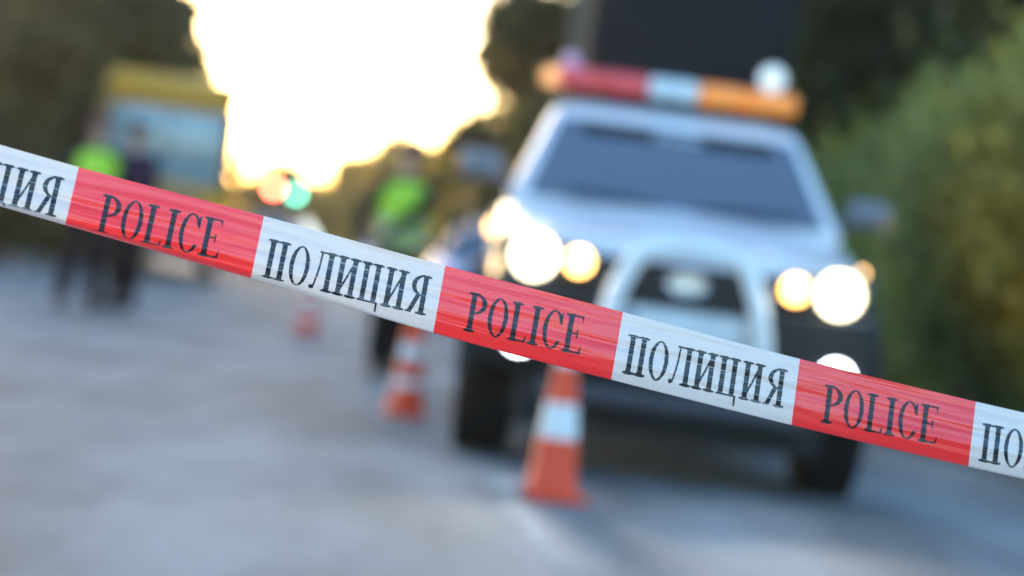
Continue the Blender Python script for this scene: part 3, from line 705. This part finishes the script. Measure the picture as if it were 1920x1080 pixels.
def person(loc, rz, label, H=1.78, vest=True, top=(.012, .013, .02), arms=None, legs=None, sleeves=False, cap=(.01, .01, .02), skin=(.42, .24, .17), lean=0.0):
    """figure faces -Y in its own frame"""
    root = empty('person', loc, rz); tag(root, label, 'person')
    k = H / 1.78
    V = lambda x, y, z: Vector((x * k, (y + lean * max(0, z - .9)) * k, z * k))
    sk = mat('skin', skin, .5, noise=(20, .06)); tc = mat('cloth_%.3f_%.3f' % (top[0], top[2]), top, .85, spec=.1, bump=.3, bscale=30)
    tr = mat('dark_trousers', (.009, .010, .014), .85, spec=.1, bump=.3, bscale=25); boot = mat('black_boots', (.01, .01, .01), .45)
    arms = arms or [((-.25, 0, 1.15), (-.27, -.06, .88)), ((.25, 0, 1.15), (.27, -.06, .88))]
    legs = legs or [((-.10, 0, .50), (-.11, .02, .09)), ((.10, 0, .50), (.12, .02, .09))]
    # body: head, neck, torso, arms, hands, legs in one surface
    N = [(V(0, 0, .96), (.13 * k, .09 * k)), (V(0, 0, 1.12), (.12 * k, .085 * k)), (V(0, 0, 1.30), (.14 * k, .09 * k)), (V(0, .0, 1.42), (.12 * k, .08 * k)),
         (V(0, 0, 1.50), .055 * k), (V(0, -.01, 1.57), .06 * k), (V(0, -.015, 1.65), (.078 * k, .092 * k)), (V(0, -.01, 1.73), (.062 * k, .075 * k))]
    E = [(0, 1), (1, 2), (2, 3), (3, 4), (4, 5), (5, 6), (6, 7)]
    hands = []
    for s, (el, wr) in zip((-1, 1), arms):
        i = len(N); N += [(V(s * .17, 0, 1.42), .055 * k), (V(*el), .040 * k), (V(*wr), .027 * k)]
        E += [(3, i), (i, i + 1), (i + 1, i + 2)]
        d = (V(*wr) - V(*el)).normalized(); pc = V(*wr) + d * .05 * k; N.append((pc, (.036 * k, .02 * k))); E.append((i + 2, i + 3))
        side = d.cross(Vector((0, 1, 0))); side = side.normalized() if side.length > .1 else Vector((1, 0, 0))
        fwd = d.cross(side).normalized()
        for q in range(4):
            o0 = pc + side * (q - 1.5) * .019 * k + d * .02 * k; ln = (.07, .08, .075, .06)[q] * k
            hands.append(skin_mesh([(o0, .0095 * k), (o0 + d * ln * .55 + fwd * .006, .0085 * k), (o0 + d * ln * .9 + fwd * .022 * k, .007 * k)], [(0, 1), (1, 2)], 0, 1))
        o0 = pc - side * .02 * k
        hands.append(skin_mesh([(o0 - d * .02, .011 * k), (o0 - side * .028 * k + d * .012, .010 * k), (o0 - side * .032 * k + d * .04, .008 * k)], [(0, 1), (1, 2)], 0, 1))
    for s, (kn, an) in zip((-1, 1), legs):
        i = len(N); N += [(V(s * .09, 0, .86), .085 * k), (V(*kn), .055 * k), (V(*an), .036 * k)]
        E += [(0, i), (i, i + 1), (i + 1, i + 2)]
    bm_ = skin_mesh(N, E, 0)
    hy = lean * .7
    extra = [ell(V(0, -.115, 1.645), (.013 * k, .022 * k, .022 * k), 10), ell(V(-.085, 0, 1.65), (.012 * k, .02 * k, .032 * k), 10), ell(V(.085, 0, 1.65), (.012 * k, .02 * k, .032 * k), 10)]
    join_meshes('body', [bm_] + hands + extra, sk, root)
    for s in (-1, 1):
        join_meshes('eye', [ell(V(s * .03, -.092, 1.672), (.012 * k, .008 * k, .008 * k), 8)], mat('eye_dark', (.05, .04, .04), .2), root)
    join_meshes('mouth', [ell(V(0, -.10, 1.60), (.024 * k, .008 * k, .006 * k), 8)], mat('lip', (.3, .10, .09), .5), root)
    # trousers
    N = [(V(0, 0, 1.0), (.155 * k, .115 * k)), (V(0, 0, .92), (.16 * k, .12 * k))]; E = [(0, 1)]
    for s, (kn, an) in zip((-1, 1), legs):
        i = len(N); kv = Vector(kn); av = Vector(an)
        N += [(V(s * .095, 0, .80), .115 * k), (V(*kn), .092 * k), (V(*kv.lerp(av, .55)), .084 * k), (V(*av), .078 * k)]
        E += [(1, i), (i, i + 1), (i + 1, i + 2), (i + 2, i + 3)]
    join_meshes('trousers', [skin_mesh(N, E, 0)], tr, root)
    for kn, an in legs:
        a = V(*an); m1 = ell((a.x, a.y - .07 * k, a.z - .05 * k), (.05 * k, .14 * k, .045 * k)); m2 = ell((a.x, a.y, a.z), (.055 * k, .06 * k, .09 * k))
        join_meshes('boot', [m1, m2], boot, root)
    # jacket
    N = [(V(0, 0, .93), (.165 * k, .125 * k)), (V(0, 0, 1.12), (.15 * k, .115 * k)), (V(0, 0, 1.30), (.17 * k, .12 * k)), (V(0, 0, 1.42), (.15 * k, .10 * k)), (V(0, 0, 1.50), .065 * k)]
    E = [(0, 1), (1, 2), (2, 3), (3, 4)]
    for s, (el, wr) in zip((-1, 1), arms):
        i = len(N); e, w_ = Vector(el), Vector(wr)
        N += [(V(s * .19, 0, 1.42), .075 * k), (V(*el), .058 * k), (V(*w_), .043 * k)]; E += [(3, i), (i, i + 1), (i + 1, i + 2)]
    join_meshes('jacket', [skin_mesh(N, E, 1)], tc, root)
    if vest and sleeves:
        lime = mat('lime_fabric', (.50, .80, .04), .6, noise=(25, .1), bump=.2)
        for s, (el, wr) in zip((-1, 1), arms):
            a, e = V(s * .20, 0, 1.41), V(*el); join_meshes('sleeve', [skin_mesh([(a, .095 * k), (a.lerp(e, .55), .080 * k), (a.lerp(e, 1.0), .074 * k)], [(0, 1), (1, 2)], 0)], lime, root)
    if vest:
        lime = mat('lime_fabric', (.50, .80, .04), .6, noise=(25, .1), bump=.2)
        N = [(V(0, 0, .90), (.185 * k, .150 * k)), (V(0, 0, 1.08), (.175 * k, .145 * k)), (V(0, 0, 1.28), (.235 * k, .165 * k)), (V(0, 0, 1.40), (.25 * k, .15 * k)), (V(0, 0, 1.475), (.15 * k, .10 * k))]
        vo = join_meshes('reflective_vest', [skin_mesh(N, [(0, 1), (1, 2), (2, 3), (3, 4)], 0)], lime, root)
        tape = mat('reflective_tape', (.62, .66, .62), .3, .3)
        for z in (1.02, 1.14):
            c = V(0, 0, z); ring = []
            MB().loft([[(c.x + .205 * k * math.cos(a), c.y + .172 * k * math.sin(a), c.z + dz) for a in [2 * math.pi * q / 24 for q in range(24)]] for dz in (-.02, .02)], caps=False).build('reflective_strip', tape, vo)
    hc = MB(); c = V(0, 0, 1.70)
    hc.lathe([(.088 * k, -.01), (.098 * k, .02), (.10 * k, .05), (.07 * k, .085), (.001, .095)], 20, T(c.x, c.y, c.z))
    hc.slab([(c.x + .08 * k * math.cos(a), c.y - .06 * k + .10 * k * math.sin(a), c.z + .0) for a in [-math.pi * q / 10 for q in range(11)]], (0, 0, .01))
    hc.build('cap', mat('cap_%.2f' % cap[0], cap, .8), root)
    return root
person((at(120, 578, 19.5).x + .1, 19.6, .004), R(20), 'officer in a lime green vest, left one of the pair near the left edge', H=1.80,
       arms=[((-.26, -.02, 1.16), (-.22, -.16, .95)), ((.27, .0, 1.15), (.25, -.12, .93))], cap=(.10, .02, .03), legs=[((-.12, 0, .50), (-.17, .03, .09)), ((.09, -.02, .50), (.10, -.03, .09))])
person((at(222, 575, 21.5).x + .05, 21.2, .004), R(-35), 'person in dark navy clothes beside the officer in the lime vest on the left', H=1.86, vest=False, top=(.012, .014, .045), cap=(.012, .012, .03))
person((at(712, 700, 15.3).x + .02, 15.4, .004), R(18), 'officer in lime vest with a dark arm across the chest, left of the pickup', H=1.72,
       arms=[((-.31, .06, 1.15), (-.33, -.02, .92)), ((.08, -.27, 1.27), (-.22, -.27, 1.02))], cap=(.06, .012, .03), legs=[((-.08, -.06, .50), (-.08, .0, .09)), ((.07, .02, .50), (.05, .07, .09))], skin=(.36, .16, .12), lean=.03)

# ------------------------------------------------------------------ barrier tape
TOPP = [(-205, 212), (148, 313), (495, 405), (835, 498), (1168, 585), (1500, 673), (1830, 753), (2160, 828)]
BOTP = [(-233, 319), (122, 422), (470, 522), (812, 624), (1146, 712), (1484, 797), (1816, 875), (2150, 949)]
KK = np.arange(-1, 7)
def cr_interp(P, t):
    P = np.array(P, float); n = len(P); u = t + 1
    if u < 0: return P[0] + (P[1] - P[0]) * u
    if u > n - 1: return P[-1] + (P[-1] - P[-2]) * (u - (n - 1))
    i = min(int(u), n - 2); f = u - i
    p0 = P[i - 1] if i > 0 else 2 * P[0] - P[1]; p3 = P[i + 2] if i + 2 < n else 2 * P[-1] - P[-2]
    p1, p2 = P[i], P[i + 1]
    return .5 * ((2 * p1) + (-p0 + p2) * f + (2 * p0 - 5 * p1 + 4 * p2 - p3) * f * f + (-p0 + 3 * p1 - 3 * p2 + p3) * f ** 3)
def smooth(a, b, x):
    t = min(max((x - a) / (b - a), 0), 1); return t * t * (3 - 2 * t)
FW = 133.0
def tape_pt(t, v, lift=0.0):
    a = cr_interp(TOPP, t); b = cr_interp(BOTP, t)
    W = float(np.hypot(*(b - a)))
    full = FW * (1.03 - .012 * t) if t > 0 else FW * 1.03
    full = max(full, W)
    # the lower margin curls back where the band looks narrower
    defc = full - W; curl0 = .80 - .25 * min(defc / full, .3)
    if v < curl0: q = v * full
    else:
        rem = (v - curl0) / (1 - curl0); q0 = curl0 * full; q1 = W
        q = q0 + (q1 - q0) * (1.0 - (1 - rem) ** 1.6) if q1 > q0 else q0
    px = a + (b - a) * (q / W)
    Y = 2.35 + (px[0] - 960) * .000097
    P = at(px[0], px[1], Y)
    back = 0.0
    if v > curl0: back = ((v - curl0) / (1 - curl0)) ** 2 * defc * .0006
    # lengthwise folds: the slope across the band changes at drifting crease lines
    A = .65 + .35 * math.sin(t * 1.9 + .8) * math.cos(t * .7)
    e1 = .36 + .05 * math.sin(t * 1.3); e2 = .47 + .035 * math.sin(t * 2.1 + 1); e3 = .63 + .03 * math.sin(t * 1.6 + 2); e4 = .78 + .02 * math.sin(t * 2.7)
    def ramp(x): return x if x > 0 else 0.0
    def soft(x, w=.012): return .5 * (x + math.sqrt(x * x + w * w))
    sl = [(-1, -.16), (.10, -.12), (e1, .30), (e2, -.62), (e2 + .05, .22), (e3, .52), (e4, .16)]
    off = 0.0
    for pos, ds in sl: off += ds * (soft(v - pos) if pos >= 0 else v)
    off *= .075 * A * 1.35
    off += .0005 * math.sin(t * 7 + v * 3) + .0009 * math.sin(t * 4.3 + 1) * math.sin(v * 6) + .00025 * math.sin(v * 41 + 3 * math.sin(t * 2.2))
    off += back - lift
    C0 = Vector((0, 0, CAM_H))
    return C0 + (P - C0) * (1 + off / P.y)
def film_mat(name, col, tr, crease, ink=False):
    m = bpy.data.materials.new(name); m.use_nodes = True; nt = m.node_tree; p = nt.nodes['Principled BSDF']
    L = nt.links.new
    uv = nt.nodes.new('ShaderNodeUVMap')
    mp = nt.nodes.new('ShaderNodeMapping'); mp.inputs['Scale'].default_value = (.9, 12, 1); L(uv.outputs[0], mp.inputs[0])
    n = nt.nodes.new('ShaderNodeTexNoise'); n.inputs['Scale'].default_value = 1.0; n.inputs['Detail'].default_value = 3; L(mp.outputs[0], n.inputs[0])
    mp2 = nt.nodes.new('ShaderNodeMapping'); mp2.inputs['Scale'].default_value = (1.6, 42, 1); L(uv.outputs[0], mp2.inputs[0])
    n2 = nt.nodes.new('ShaderNodeTexNoise'); n2.inputs['Scale'].default_value = 1.0; n2.inputs['Detail'].default_value = 2; L(mp2.outputs[0], n2.inputs[0])
    n3 = nt.nodes.new('ShaderNodeTexNoise'); n3.inputs['Scale'].default_value = 70; L(uv.outputs[0], n3.inputs[0])
    ad = nt.nodes.new('ShaderNodeMath'); ad.operation = 'MULTIPLY_ADD'; ad.inputs[1].default_value = .45; L(n2.outputs['Fac'], ad.inputs[0]); L(n.outputs['Fac'], ad.inputs[2])
    ad2 = nt.nodes.new('ShaderNodeMath'); ad2.operation = 'MULTIPLY_ADD'; ad2.inputs[1].default_value = .06; L(n3.outputs['Fac'], ad2.inputs[0]); L(ad.outputs[0], ad2.inputs[2])
    b = nt.nodes.new('ShaderNodeBump'); b.inputs['Strength'].default_value = crease; b.inputs['Distance'].default_value = .004
    L(ad2.outputs[0], b.inputs['Height']); L(b.outputs[0], p.inputs['Normal'])
    # fine scuffs and lint; pale streaks also paint gloss highlights into the colour
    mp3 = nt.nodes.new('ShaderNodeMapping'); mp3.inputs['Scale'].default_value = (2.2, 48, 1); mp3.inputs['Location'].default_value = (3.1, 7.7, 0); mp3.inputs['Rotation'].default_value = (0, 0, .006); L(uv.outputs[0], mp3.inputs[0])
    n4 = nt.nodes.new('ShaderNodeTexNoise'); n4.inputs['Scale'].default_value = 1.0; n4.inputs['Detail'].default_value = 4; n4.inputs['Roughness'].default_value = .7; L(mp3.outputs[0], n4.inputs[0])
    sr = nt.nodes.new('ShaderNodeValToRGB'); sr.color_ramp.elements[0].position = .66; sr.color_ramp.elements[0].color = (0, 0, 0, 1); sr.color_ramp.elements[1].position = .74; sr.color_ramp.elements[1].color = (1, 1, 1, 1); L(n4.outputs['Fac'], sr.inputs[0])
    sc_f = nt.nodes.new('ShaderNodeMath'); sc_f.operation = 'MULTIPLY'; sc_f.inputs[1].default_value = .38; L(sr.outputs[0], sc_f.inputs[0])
    p.inputs['Roughness'].default_value = .30; p.inputs['Specular IOR Level'].default_value = .9; p.inputs['Coat Weight'].default_value = .6; p.inputs['Coat IOR'].default_value = 1.7; p.inputs['Coat Roughness'].default_value = .14
    L(b.outputs[0], p.inputs['Coat Normal'])
    p.inputs['Base Color'].default_value = (*col, 1)
    out = nt.nodes['Material Output']
    if ink:
        p.inputs['Coat Weight'].default_value = .25; p.inputs['Specular IOR Level'].default_value = .5
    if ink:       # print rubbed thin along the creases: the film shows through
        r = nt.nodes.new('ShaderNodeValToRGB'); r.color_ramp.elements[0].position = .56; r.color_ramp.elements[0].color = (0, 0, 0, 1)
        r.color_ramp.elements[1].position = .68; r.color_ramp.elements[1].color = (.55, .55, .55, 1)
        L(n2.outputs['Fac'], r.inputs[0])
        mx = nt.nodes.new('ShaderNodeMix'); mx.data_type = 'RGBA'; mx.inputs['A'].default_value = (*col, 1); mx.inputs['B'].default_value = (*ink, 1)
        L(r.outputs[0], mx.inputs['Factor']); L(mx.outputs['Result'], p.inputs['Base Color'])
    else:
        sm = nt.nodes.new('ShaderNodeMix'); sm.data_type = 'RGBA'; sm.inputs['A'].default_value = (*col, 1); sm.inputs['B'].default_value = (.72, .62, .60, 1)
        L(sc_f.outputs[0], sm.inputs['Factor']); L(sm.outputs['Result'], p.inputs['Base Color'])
        t = nt.nodes.new('ShaderNodeBsdfTranslucent'); t.inputs[0].default_value = (*col, 1)
        ms = nt.nodes.new('ShaderNodeMixShader'); ms.inputs[0].default_value = tr
        L(p.outputs[0], ms.inputs[1]); L(t.outputs[0], ms.inputs[2]); L(ms.outputs[0], out.inputs[0])
    return m
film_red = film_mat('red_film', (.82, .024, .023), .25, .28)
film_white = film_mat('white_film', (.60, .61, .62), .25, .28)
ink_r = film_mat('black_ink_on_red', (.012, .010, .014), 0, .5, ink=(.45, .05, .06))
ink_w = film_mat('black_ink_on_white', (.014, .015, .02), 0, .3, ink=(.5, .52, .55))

# serif letters as signed distance fields, polygonised by marching squares
TS, TH = .138, .048
def rect(X, Y, x0, y0, x1, y1):
    dx = np.maximum(x0 - X, X - x1); dy = np.maximum(y0 - Y, Y - y1); return np.maximum(dx, dy)
def smin(a, b, k=.03):
    h = np.clip(.5 + .5 * (b - a) / k, 0, 1); return b * (1 - h) + a * h - k * h * (1 - h)
def ring(X, Y, cx, cy, a, b, ai, bi):
    o = (np.sqrt(((X - cx) / a) ** 2 + ((Y - cy) / b) ** 2) - 1) * a; i = (np.sqrt(((X - cx) / ai) ** 2 + ((Y - cy) / bi) ** 2) - 1) * ai
    return np.maximum(o, -i)
def line(X, Y, x0, y0, x1, y1, w):
    t = np.clip((Y - y0) / (y1 - y0), 0, 1); xc = x0 + (x1 - x0) * t
    L = math.hypot(x1 - x0, y1 - y0); return np.maximum(np.abs(X - xc) * abs(y1 - y0) / L - w / 2, np.maximum(min(y0, y1) - Y, Y - max(y0, y1)))
def stem(X, Y, x, top=True, bot=True, l=.085, r=.085):
    d = rect(X, Y, x - TS / 2, 0, x + TS / 2, 1)
    if top: d = smin(d, rect(X, Y, x - TS / 2 - l, 1 - TH, x + TS / 2 + r, 1), .05)
    if bot: d = smin(d, rect(X, Y, x - TS / 2 - l, 0, x + TS / 2 + r, TH), .05)
    return d
def g_PE(X, Y):
    return np.minimum(np.minimum(stem(X, Y, .16), stem(X, Y, .48)), rect(X, Y, .1, 1 - TH, .5, 1))
def g_O(X, Y): return ring(X, Y, .30, .5, .27, .515, .155, .475)
def g_EL(X, Y):
    d = np.minimum(stem(X, Y, .50), rect(X, Y, .16, 1 - TH, .5, 1))
    leg = np.abs(X - (.235 - .12 * (1 - np.clip(Y, 0, 1)) ** 2.2)) - .026
    leg = np.maximum(leg, np.maximum(.03 - Y, Y - 1))
    d = np.minimum(d, leg); ball = (np.sqrt(((X - .075) / .055) ** 2 + ((Y - .055) / .06) ** 2) - 1) * .055
    return smin(d, ball, .03)
def g_I2(X, Y): return np.minimum(np.minimum(stem(X, Y, .155), stem(X, Y, .50)), line(X, Y, .19, .14, .47, .86, .055))
def g_TSE(X, Y):
    d = np.minimum(stem(X, Y, .155, bot=False), stem(X, Y, .47, bot=False)); d = np.minimum(d, rect(X, Y, .02, 0, .60, TH))
    return np.minimum(d, np.maximum(rect(X, Y, .545, -.21, .60, .03), (X - .60) + (Y + .21) * -.12))
def g_YA(X, Y):
    d = stem(X, Y, .46); bowl = np.maximum(ring(X, Y, .42, .73, .33, .27, .20, .228), X - .44)
    bowl = np.minimum(bowl, rect(X, Y, .40, .46, .48, .502))
    d = np.minimum(d, bowl); d = np.minimum(d, rect(X, Y, .28, .46, .44, .502))
    leg = line(X, Y, .12, 0.0, .31, .48, .115); d = smin(d, leg, .01)
    return np.minimum(d, rect(X, Y, .01, 0, .20, TH))
def g_P(X, Y):
    d = stem(X, Y, .16); bowl = np.maximum(ring(X, Y, .20, .73, .34, .27, .205, .228), .18 - X)
    return np.minimum(d, np.maximum(bowl, rect(X, Y, 0, .4, .6, 1)))
def g_L(X, Y):
    d = np.minimum(stem(X, Y, .16), rect(X, Y, .1, 0, .50, TH)); return np.minimum(d, np.maximum(rect(X, Y, .42, 0, .515, .25), (.435 - X) + (Y) * .32))
def g_I(X, Y): return stem(X, Y, .14)
def g_C(X, Y):
    d = ring(X, Y, .31, .5, .28, .515, .165, .472); cut = rect(X, Y, .38, .24, .9, .70)
    d = np.maximum(d, -cut); d = np.maximum(d, X - .535)
    return np.minimum(d, np.maximum(rect(X, Y, .49, .66, .53, .99), -1))
def g_E(X, Y):
    d = stem(X, Y, .16)
    d = np.minimum(d, rect(X, Y, .1, 1 - TH, .50, 1)); d = np.minimum(d, rect(X, Y, .1, .49, .40, .53)); d = np.minimum(d, rect(X, Y, .1, 0, .53, TH))
    d = np.minimum(d, np.maximum(rect(X, Y, .42, .80, .50, 1), (.43 - X) + (1 - Y) * .35)); d = np.minimum(d, rect(X, Y, .36, .40, .40, .62))
    return np.minimum(d, np.maximum(rect(X, Y, .44, 0, .54, .24), (.455 - X) + Y * .35))
WORDS = {'cyr': [(g_PE, .66), (g_O, .62), (g_EL, .67), (g_I2, .675), (g_TSE, .68), (g_I2, .675), (g_YA, .62)],
         'lat': [(g_P, .58), (g_O, .62), (g_L, .575), (g_I, .33), (g_C, .60), (g_E, .58)]}
def word_mesh(word):
    cell = .0185; x = 0.0; verts = []; faces = []
    tot = sum(w for _, w in WORDS[word])
    for g, wadv in WORDS[word]:
        xs = np.arange(-.04, wadv + .06, cell); yv = np.arange(-.26, 1.06, cell)
        X, Yg = np.meshgrid(xs, yv); D = g(X, Yg)
        D = D + .004 * np.sin(X * 37 + x * 5) * np.sin(Yg * 29)
        cache = {}
        def vid(key, p):
            if key not in cache: cache[key] = len(verts); verts.append(p)
            return cache[key]
        ny, nx = D.shape
        for j in range(ny - 1):
            for i in range(nx - 1):
                c4 = [(i, j), (i + 1, j), (i + 1, j + 1), (i, j + 1)]; dv = [D[b, a] for a, b in c4]
                if min(dv) >= 0: continue
                poly = []
                for q in range(4):
                    (a, b), (a2, b2) = c4[q], c4[(q + 1) % 4]; d0, d1 = dv[q], dv[(q + 1) % 4]
                    if d0 < 0: poly.append(vid((a, b), (x + xs[a], yv[b])))
                    if (d0 < 0) != (d1 < 0):
                        f = d0 / (d0 - d1); key = tuple(sorted(((a, b), (a2, b2)))) 
                        poly.append(vid(key, (x + xs[a] + (xs[a2] - xs[a]) * f, yv[b] + (yv[b2] - yv[b]) * f)))
                if len(set(poly)) >= 3: faces.append(poly)
        x += wadv
    return verts, faces, tot
WM = {k: word_mesh(k) for k in WORDS}

tape_root = empty('barrier_tape', tape_pt(2.5, .5)); tag(tape_root, 'red and white plastic police tape stretched across the foreground', 'barrier tape')
inv = Matrix.Translation(-tape_root.location)
for k in range(-6, 12):
    red_seg = (k % 2 == 0)
    nu, nv = 30, 56
    vs, uvs, fs = [], [], []
    for i in range(nu + 1):
        for j in range(nv + 1):
            t = k + i / nu; v = j / nv; vs.append(tape_pt(t, v) - tape_root.location); uvs.append((t, v))
    for i in range(nu):
        for j in range(nv): a = i * (nv + 1) + j; fs.append((a, a + 1, a + nv + 2, a + nv + 1))
    me = bpy.data.meshes.new('tape_film'); me.from_pydata(vs, [], fs)
    ul = me.uv_layers.new(name='UVMap')
    for li, l in enumerate(me.loops): ul.data[li].uv = uvs[l.vertex_index]
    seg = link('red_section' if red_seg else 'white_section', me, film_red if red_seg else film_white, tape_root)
    if -4 < k < 9:
        wv, wf, tot = WM['lat' if red_seg else 'cyr']
        u0, u1 = (.155, .815) if red_seg else (.05, .945)
        vtop0, vtop1, hh = (.27, .20, .54) if red_seg else (.285, .205, .545)
        sx = (u1 - u0) / tot
        vs, uvs = [], []
        for (x, y) in wv:
            f = x / tot; u = u0 + x * sx; v = vtop0 + (vtop1 - vtop0) * f + (1 - y) * hh
            vs.append(tape_pt(k + u, v, .0005) - tape_root.location); uvs.append((k + u, v))
        me = bpy.data.meshes.new('lettering'); me.from_pydata(vs, [], wf)
        ul = me.uv_layers.new(name='UVMap')
        for li, l in enumerate(me.loops): ul.data[li].uv = uvs[l.vertex_index]
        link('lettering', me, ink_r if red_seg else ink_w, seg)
